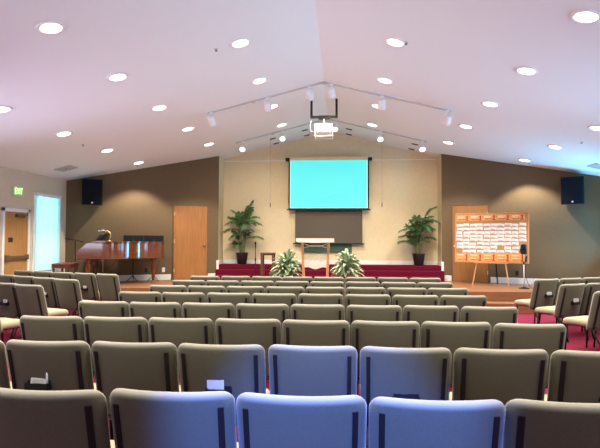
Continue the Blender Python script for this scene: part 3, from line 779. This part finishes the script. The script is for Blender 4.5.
def mic_stand(x, y, top, label, big=False):
    r = empty('microphone_stand', (x, y, PL), 0, label, 'microphone stand')
    b = MB(); b.lathe([(.115, 0), (.118, .012), (.10, .022), (.03, .035), (.02, .05)], 24); b.build('base', 'black', r, smooth=True)
    b = MB(); b.tube([(0, 0, .03), (0, 0, top*.55)], .013, 8); b.tube([(0, 0, top*.55), (0, 0, top-.16)], .009, 8); b.build('pole', 'black' if not big else 'grille', r, smooth=True)
    b = MB(); b.lathe([(.012, 0), (.018, .01), (.018, .06), (.012, .07)], 10, c=(0, 0, top*.55-.03)); b.build('clutch', 'black', r, smooth=True)
    if not big:
        b = MB(); b.lathe([(.010, 0), (.012, .02), (.016, .10), (.026, .115), (.028, .14), (.018, .165), (.003, .17)], 12, c=(0, 0, top-.17)); b.build('microphone', 'black', r, smooth=True)
    else:
        b = MB(); b.box(-.06, .06, -.025, .025, top-.27, top-.13); b.lathe([(.04, 0), (.06, .02), (.06, .10), (.025, .12)], 14, c=(0, 0, top-.15)); b.build('microphone', 'black', r, bevel=.008)
        b = MB(); b.tube([(-.055, -.03, top-.26), (-.085, -.03, top-.2), (-.075, -.03, top-.08)], .011, 8); b.tube([(.05, -.03, top-.3), (.03, -.03, top-.44)], .02, 8); b.build('clip', 'black', r, smooth=True)
        b = MB(); b.tube(smoothcurve([(.02, -.02, top-.4), (.05, -.02, .7), (.03, -.02, .3), (.12, -.05, .04), (.25, -.1, .012)], 6), .006, 6); b.build('cable', 'black', r, smooth=True)
mic_stand(-1.86, 13.12, 1.05, 'thin black microphone stand beside the small dark wood table')
mic_stand(4.52, 12.05, 1.05, 'black microphone stand in front of right edge of the card board', True)
# boom stand behind the bench
r = empty('boom_stand', (-6.32, 12.38, PL), 0, 'black boom arm reaching from the window corner behind the piano bench', 'microphone stand')
b = MB(); b.tube([(0, 0, 0.0), (0, 0, 1.05)], .011, 8); b.build('pole', 'black', r)
b = MB(); b.tube([(-.22, -.10, 1.11), (.0, 0, 1.07), (.22, .0, 1.02)], .010, 8); b.build('boom', 'black', r)
b = MB(); [b.tube([(0, 0, .12), (.15*math.cos(a), .15*math.sin(a), .008)], .009, 6) for a in (.3, 2.4, 4.5)]; b.build('tripod', 'black', r)

# ------------------------------------------------------------------ piano
PA = R(18); PO = Vector((-5.69, 11.44, PL))
r = empty('grand_piano', PO, PA, 'polished mahogany grand piano with closed lid on the left of the stage', 'piano')
PLEN, PWID = 1.86, 1.27                      # local x = away from keyboard, y = towards the wall (spine at y=PWID)
def rim(off=0.):
    pts = [(.24, 0.), (.62, 0.), (.86, .05), (1.05, .17), (1.22, .34), (1.40, .46), (1.58, .53), (1.72, .58)]
    pts = [(p.x, p.y) for p in smoothcurve([(x, y, 0) for x, y in pts], 5)]
    tail = [(PLEN-.32+.32*math.sin(t), .90-.32*math.cos(t)) for t in [R(a) for a in (55, 75, 90, 110, 135)]]
    tail = [(1.80, .64), (1.85, .74), (PLEN, .90), (1.84, 1.08), (1.76, 1.20), (1.64, PWID)]
    p = pts+tail+[(.24, PWID)]
    if off:
        c = Vector((.9, .6)); q = []
        for x, y in p:
            v = Vector((x, y))-c; q.append(tuple(c+v*(1+off/v.length)))
        p = q
    return p
b = MB(); b.prism(rim(), .62, 1.01); b.build('case', 'piano', r, bevel=.012)
b = MB(); b.prism(rim(.02), 1.012, 1.04); b.build('lid', 'piano_lid', r, bevel=.008)
b = MB(); b.box(.30, .55, .06, PWID-.06, 1.04, 1.058); b.build('lid_flap', 'piano_lid', r, bevel=.004)
# keyboard arms, keybed, keys, fallboard
for y in (0., PWID-.07):
    b = MB(); arm = [(-.06, .62), (.26, .62), (.26, 1.01), (.12, 1.00), (.05, .92), (-.05, .84), (-.10, .77), (-.09, .66)]
    n = len(arm); vs = [(x, y, z) for x, z in arm]+[(x, y+.07, z) for x, z in arm]
    b.add(vs, [tuple(range(n)), tuple(range(2*n-1, n-1, -1))]+[(i, n+i, n+(i+1) % n, (i+1) % n) for i in range(n)]); b.build('key_arm', 'piano', r, bevel=.006)
b = MB(); b.box(-.07, .26, .07, PWID-.07, .62, .70); b.build('keybed', 'piano', r, bevel=.006)
b = MB(); b.box(-.05, .12, .09, PWID-.09, .70, .725); ky = b.build('white_keys', 'ivory', r)
b = MB(); w = (PWID-.18)/52
for i in range(51):
    if i % 7 not in (1, 4): b.box(.02, .12, .09+w*(i+1)-.006, .09+w*(i+1)+.006, .725, .738)
b.build('black_keys', 'black', ky)
b = MB(); b.box(.12, .145, .07, PWID-.07, .70, 1.0); b.build('fallboard', 'piano', r)
def leg(x, y, nm='leg'):
    b = MB(); b.lathe([(.075, .62), (.085, .58), (.07, .54), (.06, .50), (.065, .46), (.048, .20), (.035, .09), (.045, .075), (.03, .06)][::-1], 8, c=(x, y, 0)); lg = b.build(nm, 'piano', r)
    b = MB(); b.lathe([(.012, .0), (.03, .008), (.03, .05), (.012, .062)], 12, c=(x, y, 0)); b.build('caster', 'brass', lg)
leg(.16, .12); leg(.16, PWID-.14); leg(1.60, .80)
b = MB(); b.box(.42, .46, .42, .44, .16, .62); b.box(.42, .46, .58, .60, .16, .62); b.box(.36, .50, .38, .64, .10, .17); b.tube([(.44, .51, .16), (.75, .51, .6)], .012, 6)
for y in (.44, .51, .58): b.tube([(.36, y, .13), (.26, y, .11)], .012, 6)
b.build('pedal_lyre', 'piano', r)
b = MB(); Mx = Matrix.Translation((.36, .40, 1.058)) @ Matrix.Rotation(R(48), 4, 'Y'); b.box(-.015, .012, -.28, .32, 0, .26, Mx); b.box(-.05, .012, -.28, .32, 0, .03, Mx); b.hexa([(.30, .14, 1.055), (.56, .14, 1.055), (.56, .70, 1.055), (.30, .70, 1.055)], [(.40, .16, 1.20), (.52, .16, 1.20), (.52, .68, 1.20), (.40, .68, 1.20)]); b.build('music_desk', 'black', r, bevel=.006)
r2 = empty('piano_lamp', PO+Matrix.Rotation(PA, 3, 'Z') @ Vector((.60, .16, 1.04)), PA-R(8), 'slim brass reading lamp arched over the music desk of the piano', 'lamp')
b = MB(); b.lathe([(.06, 0), (.065, .01), (.05, .02), (.012, .025)], 18); b.build('base', 'brass', r2, smooth=True)
b = MB(); b.tube(smoothcurve([(0, 0, .02), (.03, 0, .10), (.035, 0, .19), (-.02, 0, .245), (-.10, 0, .25)], 6), .010, 8); b.build('gooseneck', 'brass', r2, smooth=True)
b = MB(); b.tube([(-.09, 0, .25), (-.25, 0, .255)], .022, 12); b.build('lamp_shade', 'chrome', r2, smooth=True)
# bench
r = empty('piano_bench', (-6.25, 11.80, PL), R(12), 'dark red cushioned bench at keyboard end of the grand piano', 'bench')
b = MB(); b.box(-.20, .20, -.36, .36, .41, .47); b.build('bench_box', 'table_wood', r, bevel=.008)
vs, fs = cushion(rrect(.42, .74, .04), .05, .01, .02); MB().add([(x, y, z+.495) for x, y, z in vs], fs).build('cushion', 'leather', r, smooth=True)
for sx in (-1, 1):
    for sy in (-1, 1):
        b = MB(); b.lathe([(.016, 0), (.028, .35), (.03, .41)], 10, c=(sx*.165, sy*.32, 0)); b.build('leg', 'table_wood', r)
# music stands
def music_stand(x, y, rz, label):
    r = empty('music_stand', (x, y, PL), rz, label, 'music stand', 'music stands behind the piano')
    b = MB(); b.tube([(0, 0, .10), (0, 0, 1.10)], .011, 8); b.build('pole', 'black', r, smooth=True)
    for a in (R(80), R(200), R(320)):
        b = MB(); b.tube(smoothcurve([(0, 0, .16), (.08*math.cos(a), .08*math.sin(a), .07), (.17*math.cos(a), .17*math.sin(a), .008)], 4), .009, 6); b.build('leg', 'black', r, smooth=True)
    b = MB(); Mx = Matrix.Translation((0, 0, 1.05)) @ Matrix.Rotation(R(-34), 4, 'X')
    b.box(-.253, .253, -.004, .004, -.02, .18, Mx); b.box(-.253, .253, -.05, .004, -.03, -.022, Mx); b.build('desk', 'black_matte', r, bevel=.002)
music_stand(-5.07, 12.99, R(20), 'black music stand behind the piano, nearer the keyboard end')
music_stand(-4.60, 13.20, R(20), 'black music stand behind the piano tail, nearer the door')

# ------------------------------------------------------------------ speakers, sign, outlets
def speaker(side, s, label):
    Mx, a, p = splay_mat(side, s)
    x, y = (on_right(s, .05) if side > 0 else on_left(s, .05))
    r = empty('wall_speaker', (x, y, 2.40), a, label, 'speaker', 'wall speakers')
    tl = Matrix.Rotation(R(4), 4, 'X')
    b = MB(); b.box(-.245, .245, -.30, -.02, 0, .655, tl); b.build('cabinet', 'black', r, bevel=.012)
    b = MB(); b.box(-.228, .228, -.312, -.298, .015, .64, tl); g = b.build('front_grille', 'black_matte', r, bevel=.005)
    b = MB(); b.box(-.018, .018, -.317, -.311, .045, .08, tl); b.build('badge', 'white_paint', g)
    b = MB(); b.box(-.06, .06, -.04, .048, .25, .40); b.build('bracket', 'black', r)
speaker(-1, 3.315, 'large black speaker high on the left brown wall'); speaker(1, 3.175, 'large black speaker high on the right brown wall')
for side, s, m, nm, lb in ((-1, 1.95, 'outlet_dark', 'dark', 'dark brown outlet low on left brown wall behind the piano'), (-1, 1.50, 'white', 'white', 'white outlet low on left brown wall near the wooden door'), (1, 1.90, 'outlet_dark', 'dark', 'dark brown outlet low on right brown wall behind the easel')):
    Mx, a, p = splay_mat(side, s); r = empty('wall_outlet', (p[0], p[1], .63), a, lb, 'outlet')
    b = MB(); b.box(-.04, .04, -.008, .003, 0, .125); b.build('cover_plate', m, r, bevel=.003)
    b = MB(); b.box(-.018, .018, -.011, -.007, .02, .055); b.box(-.018, .018, -.011, -.007, .07, .105); b.build('socket', m if m == 'white' else 'black', r, bevel=.002)
# exit sign, letters cut as boxes, reads along +Y... towards the room
r = empty('exit_sign', (-XW, 10.51, 2.45), R(90), 'small glowing green EXIT sign on left wall above the exit door', 'sign')
b = MB(); b.box(-.155, .155, -.035, -.002, 0, .19); b.build('housing', 'white_paint', r, bevel=.006)
b = MB(); b.box(-.145, .145, -.040, -.034, .01, .18); pl = b.build('face_plate', 'exit_plate', r)
b = MB(); y0, y1 = -.044, -.0395; t = .016
def bar(x0, z0, x1, z1):
    dx, dz = x1-x0, z1-z0; L = math.hypot(dx, dz); nx, nz = -dz/L*t/2, dx/L*t/2
    b.hexa([(x0-nx, y0, z0-nz), (x1-nx, y0, z1-nz), (x1-nx, y1, z1-nz), (x0-nx, y1, z0-nz)], [(x0+nx, y0, z0+nz), (x1+nx, y0, z1+nz), (x1+nx, y1, z1+nz), (x0+nx, y1, z0+nz)])
zb, zt = .035, .155; zm = (zb+zt)/2
bar(-.12, zb, -.12, zt); bar(-.12, zt, -.07, zt); bar(-.12, zm, -.078, zm); bar(-.12, zb, -.07, zb)
bar(-.05, zb, .008, zt); bar(-.05, zt, .008, zb)
bar(.032, zb, .032, zt); bar(.06, zt, .125, zt); bar(.0925, zb, .0925, zt)
b.build('letters', 'exit_green', pl)

# ------------------------------------------------------------------ display board on easel
BC = Vector((4.03, 12.90)); BA = DANG
r = empty('easel', (BC.x, BC.y, PL), BA, 'light wooden easel holding the card board in front of right door', 'easel')
def loc2w(x, y, z): return Vector((BC.x, BC.y, PL))+Matrix.Rotation(BA, 3, 'Z') @ Vector((x, y, z))
tilt = R(5)
for s in (-1, 1):
    b = MB(); b.tube([(s*.42, -.10, 0), (s*.16, .17, 1.70)], .017, 6); b.build('front_leg', 'post_wood', r)
b = MB(); b.tube([(.08, .44, 0), (.02, .16, 1.66)], .016, 6); b.build('rear_leg', 'black', r)
b = MB(); b.box(-.40, .40, -.055, .045, .535, .56); b.build('ledge', 'post_wood', r)
bo = empty('display_board', loc2w(0, -.02, .56), BA, 'large cork board full of white cards leaning on the easel', 'board')
TM = Matrix.Rotation(-tilt, 4, 'X')
BWD, BHT = 1.71, 1.22
b = MB(); b.box(-BWD/2, BWD/2, -.012, .012, 0, BHT, TM); b.build('cork_panel', 'cork', bo)
b = MB(); w2 = BWD/2
for q in ((-w2-.01, -w2+.012, -.01, BHT+.01), (w2-.012, w2+.01, -.01, BHT+.01), (-w2, w2, -.01, .012), (-w2, w2, BHT-.012, BHT+.01)): b.box(q[0], q[1], -.018, .016, q[2], q[3], TM)
b.build('board_frame', 'post_wood', bo)
BM = Matrix.Translation(loc2w(0, -.02, .56)) @ Matrix.Rotation(BA, 4, 'Z') @ TM
def pinned(name, b, mats, x, z, rot, off=-.0155):
    o = b.build(name, mats); o.matrix_world = BM @ Matrix.Translation((x, off, z)) @ Matrix.Rotation(rot, 4, 'Y'); return o
# orange banners along the top and bottom
tw = (BWD-.10)/5
for row, z, nm in ((0, BHT-.19, 'top'), (1, .02, 'bottom')):
    for k in range(5):
        x = -BWD/2+.02+tw*(k+.5)
        b = MB(); hh = .155 if row == 0 else .20
        b.box(-tw/2+.003, tw/2-.003, -.0015, .0025, 0, hh); b.mat(1)
        b.box(tw/2-.075, tw/2-.045, -.0025, -.0015, .01, hh-.02); b.box(tw/2-.10, tw/2-.02, -.0025, -.0015, .01, .03); b.box(tw/2-.095, tw/2-.07, -.0025, -.0015, hh-.06, hh-.045)
        for j in range(4): b.box(-tw/2+.05+.05*j, -tw/2+.085+.05*j, -.0025, -.0015, .035+.004*(j % 2), .055)
        b.mat(2); b.box(-tw/2+.03, tw/2-.13, -.0024, -.0015, hh-.055, hh-.040); b.box(-tw/2+.03, tw/2-.16, -.0024, -.0015, .070, .080)
        o = pinned('paper_banner', b, ['orange', 'red_mark', 'paper'], x, z+random.uniform(-.004, .004), R(random.uniform(-.6, .6)))
        tag(o, 'orange printed banner with red mark, %s along %s of the card board' % ('leftmost' if k == 0 else ('rightmost' if k == 4 else ORD[k]+' from left'), nm), 'paper banner', 'orange banners on the board')
# white cards
nr, nc = 8, 10
for rr in range(nr):
    for cc in range(nc):
        if (rr, cc) in ((6, 6), (5, 9), (7, 0), (7, 9)): continue
        x = -BWD/2+.105+cc*(BWD-.24)/(nc-1)+random.uniform(-.012, .012); z = BHT-.300-rr*.093+random.uniform(-.010, .010)
        ww = random.uniform(.146, .164); hh = random.uniform(.070, .080)
        b = MB(); b.box(-ww/2, ww/2, -.001, .0008, -hh/2, hh/2); b.mat(1)
        b.box(-ww*.42, ww*random.uniform(.2, .42), -.0015, -.001, -hh*.46, -hh*.28)
        b.box(-ww*.42, ww*random.uniform(-.1, .3), -.0015, -.001, hh*.0, hh*.07)
        o = pinned('index_card', b, ['paper', 'ink'], x, z, R(random.uniform(-4, 4)), -.0145 if (rr+cc) % 2 else -.0175)
        tag(o, 'white printed card, %s from left in %s row of cards on the board' % (ORD[cc] if cc else 'first', ORD[rr] if rr < nr-1 else 'lowest'), 'card', 'cards pinned on the board')

# ------------------------------------------------------------------ camera
cam = bpy.data.cameras.new('camera'); co = bpy.data.objects.new('camera', cam); C.objects.link(co)
cam.sensor_width = 36; cam.lens = 36*510/600; cam.clip_end = 200
mw = Matrix.Rotation(R(4.5), 4, 'Z') @ Matrix.Rotation(R(91.9), 4, 'X') @ Matrix.Rotation(R(.2), 4, 'Z')
mw.translation = (.33, 0, EYE); co.matrix_world = mw; S.camera = co

# ------------------------------------------------------------------ daylight
W = bpy.data.worlds.new('world'); S.world = W; W.use_nodes = True
bg = W.node_tree.nodes['Background']; bg.inputs[0].default_value = (.55, .75, 1, 1); bg.inputs[1].default_value = 1.0
def area(name, loc, tgt, sx, sy, e, col, spread=180):
    return light(name, 'AREA', loc, e, col, target=tgt, shape='RECTANGLE', size=sx, size_y=sy, spread=R(spread))
DAY = (.80, .84, 1.)
area('daylight_rear', (-3.7, YR-.16, 1.8), (-3.7, 0, 4.6), 2.9, 1.75, 75, (.78, .84, 1), 120)
area('daylight_rear', (3.7, YR-.16, 1.8), (3.7, 0, 4.6), 2.9, 1.75, 75, (.78, .84, 1), 120)
for y in (2.4, 6.8):
    area('daylight_right', (XW+.16, y, 1.75), (1., y+1.5, 4.6), 2.7, 1.6, 60, (.30, .64, 1), 75)
    area('added_left_fill', (-XW-.16, y, 1.75), (-1., y+1.5, 4.6), 2.7, 1.6, 42, (.76, .68, 1.), 75)  # added fill at the unseen left windows, tinted and aimed up at the ceiling
area('daylight_window', (-XW-.35, 11.63, 1.7), (0, 11.63, 1.7), 1.3, 2.0, 36, (.72, .95, 1))
area('daylight_window', (XW+.18, 11.63, 1.5), (4, 11.2, 3.0), .95, 1.7, 190, (.10, .56, 1))

S.view_settings.view_transform = 'Standard'; S.view_settings.look = 'None'; S.view_settings.gamma = 1; S.view_settings.use_curve_mapping = False
S.view_settings.exposure = 0.
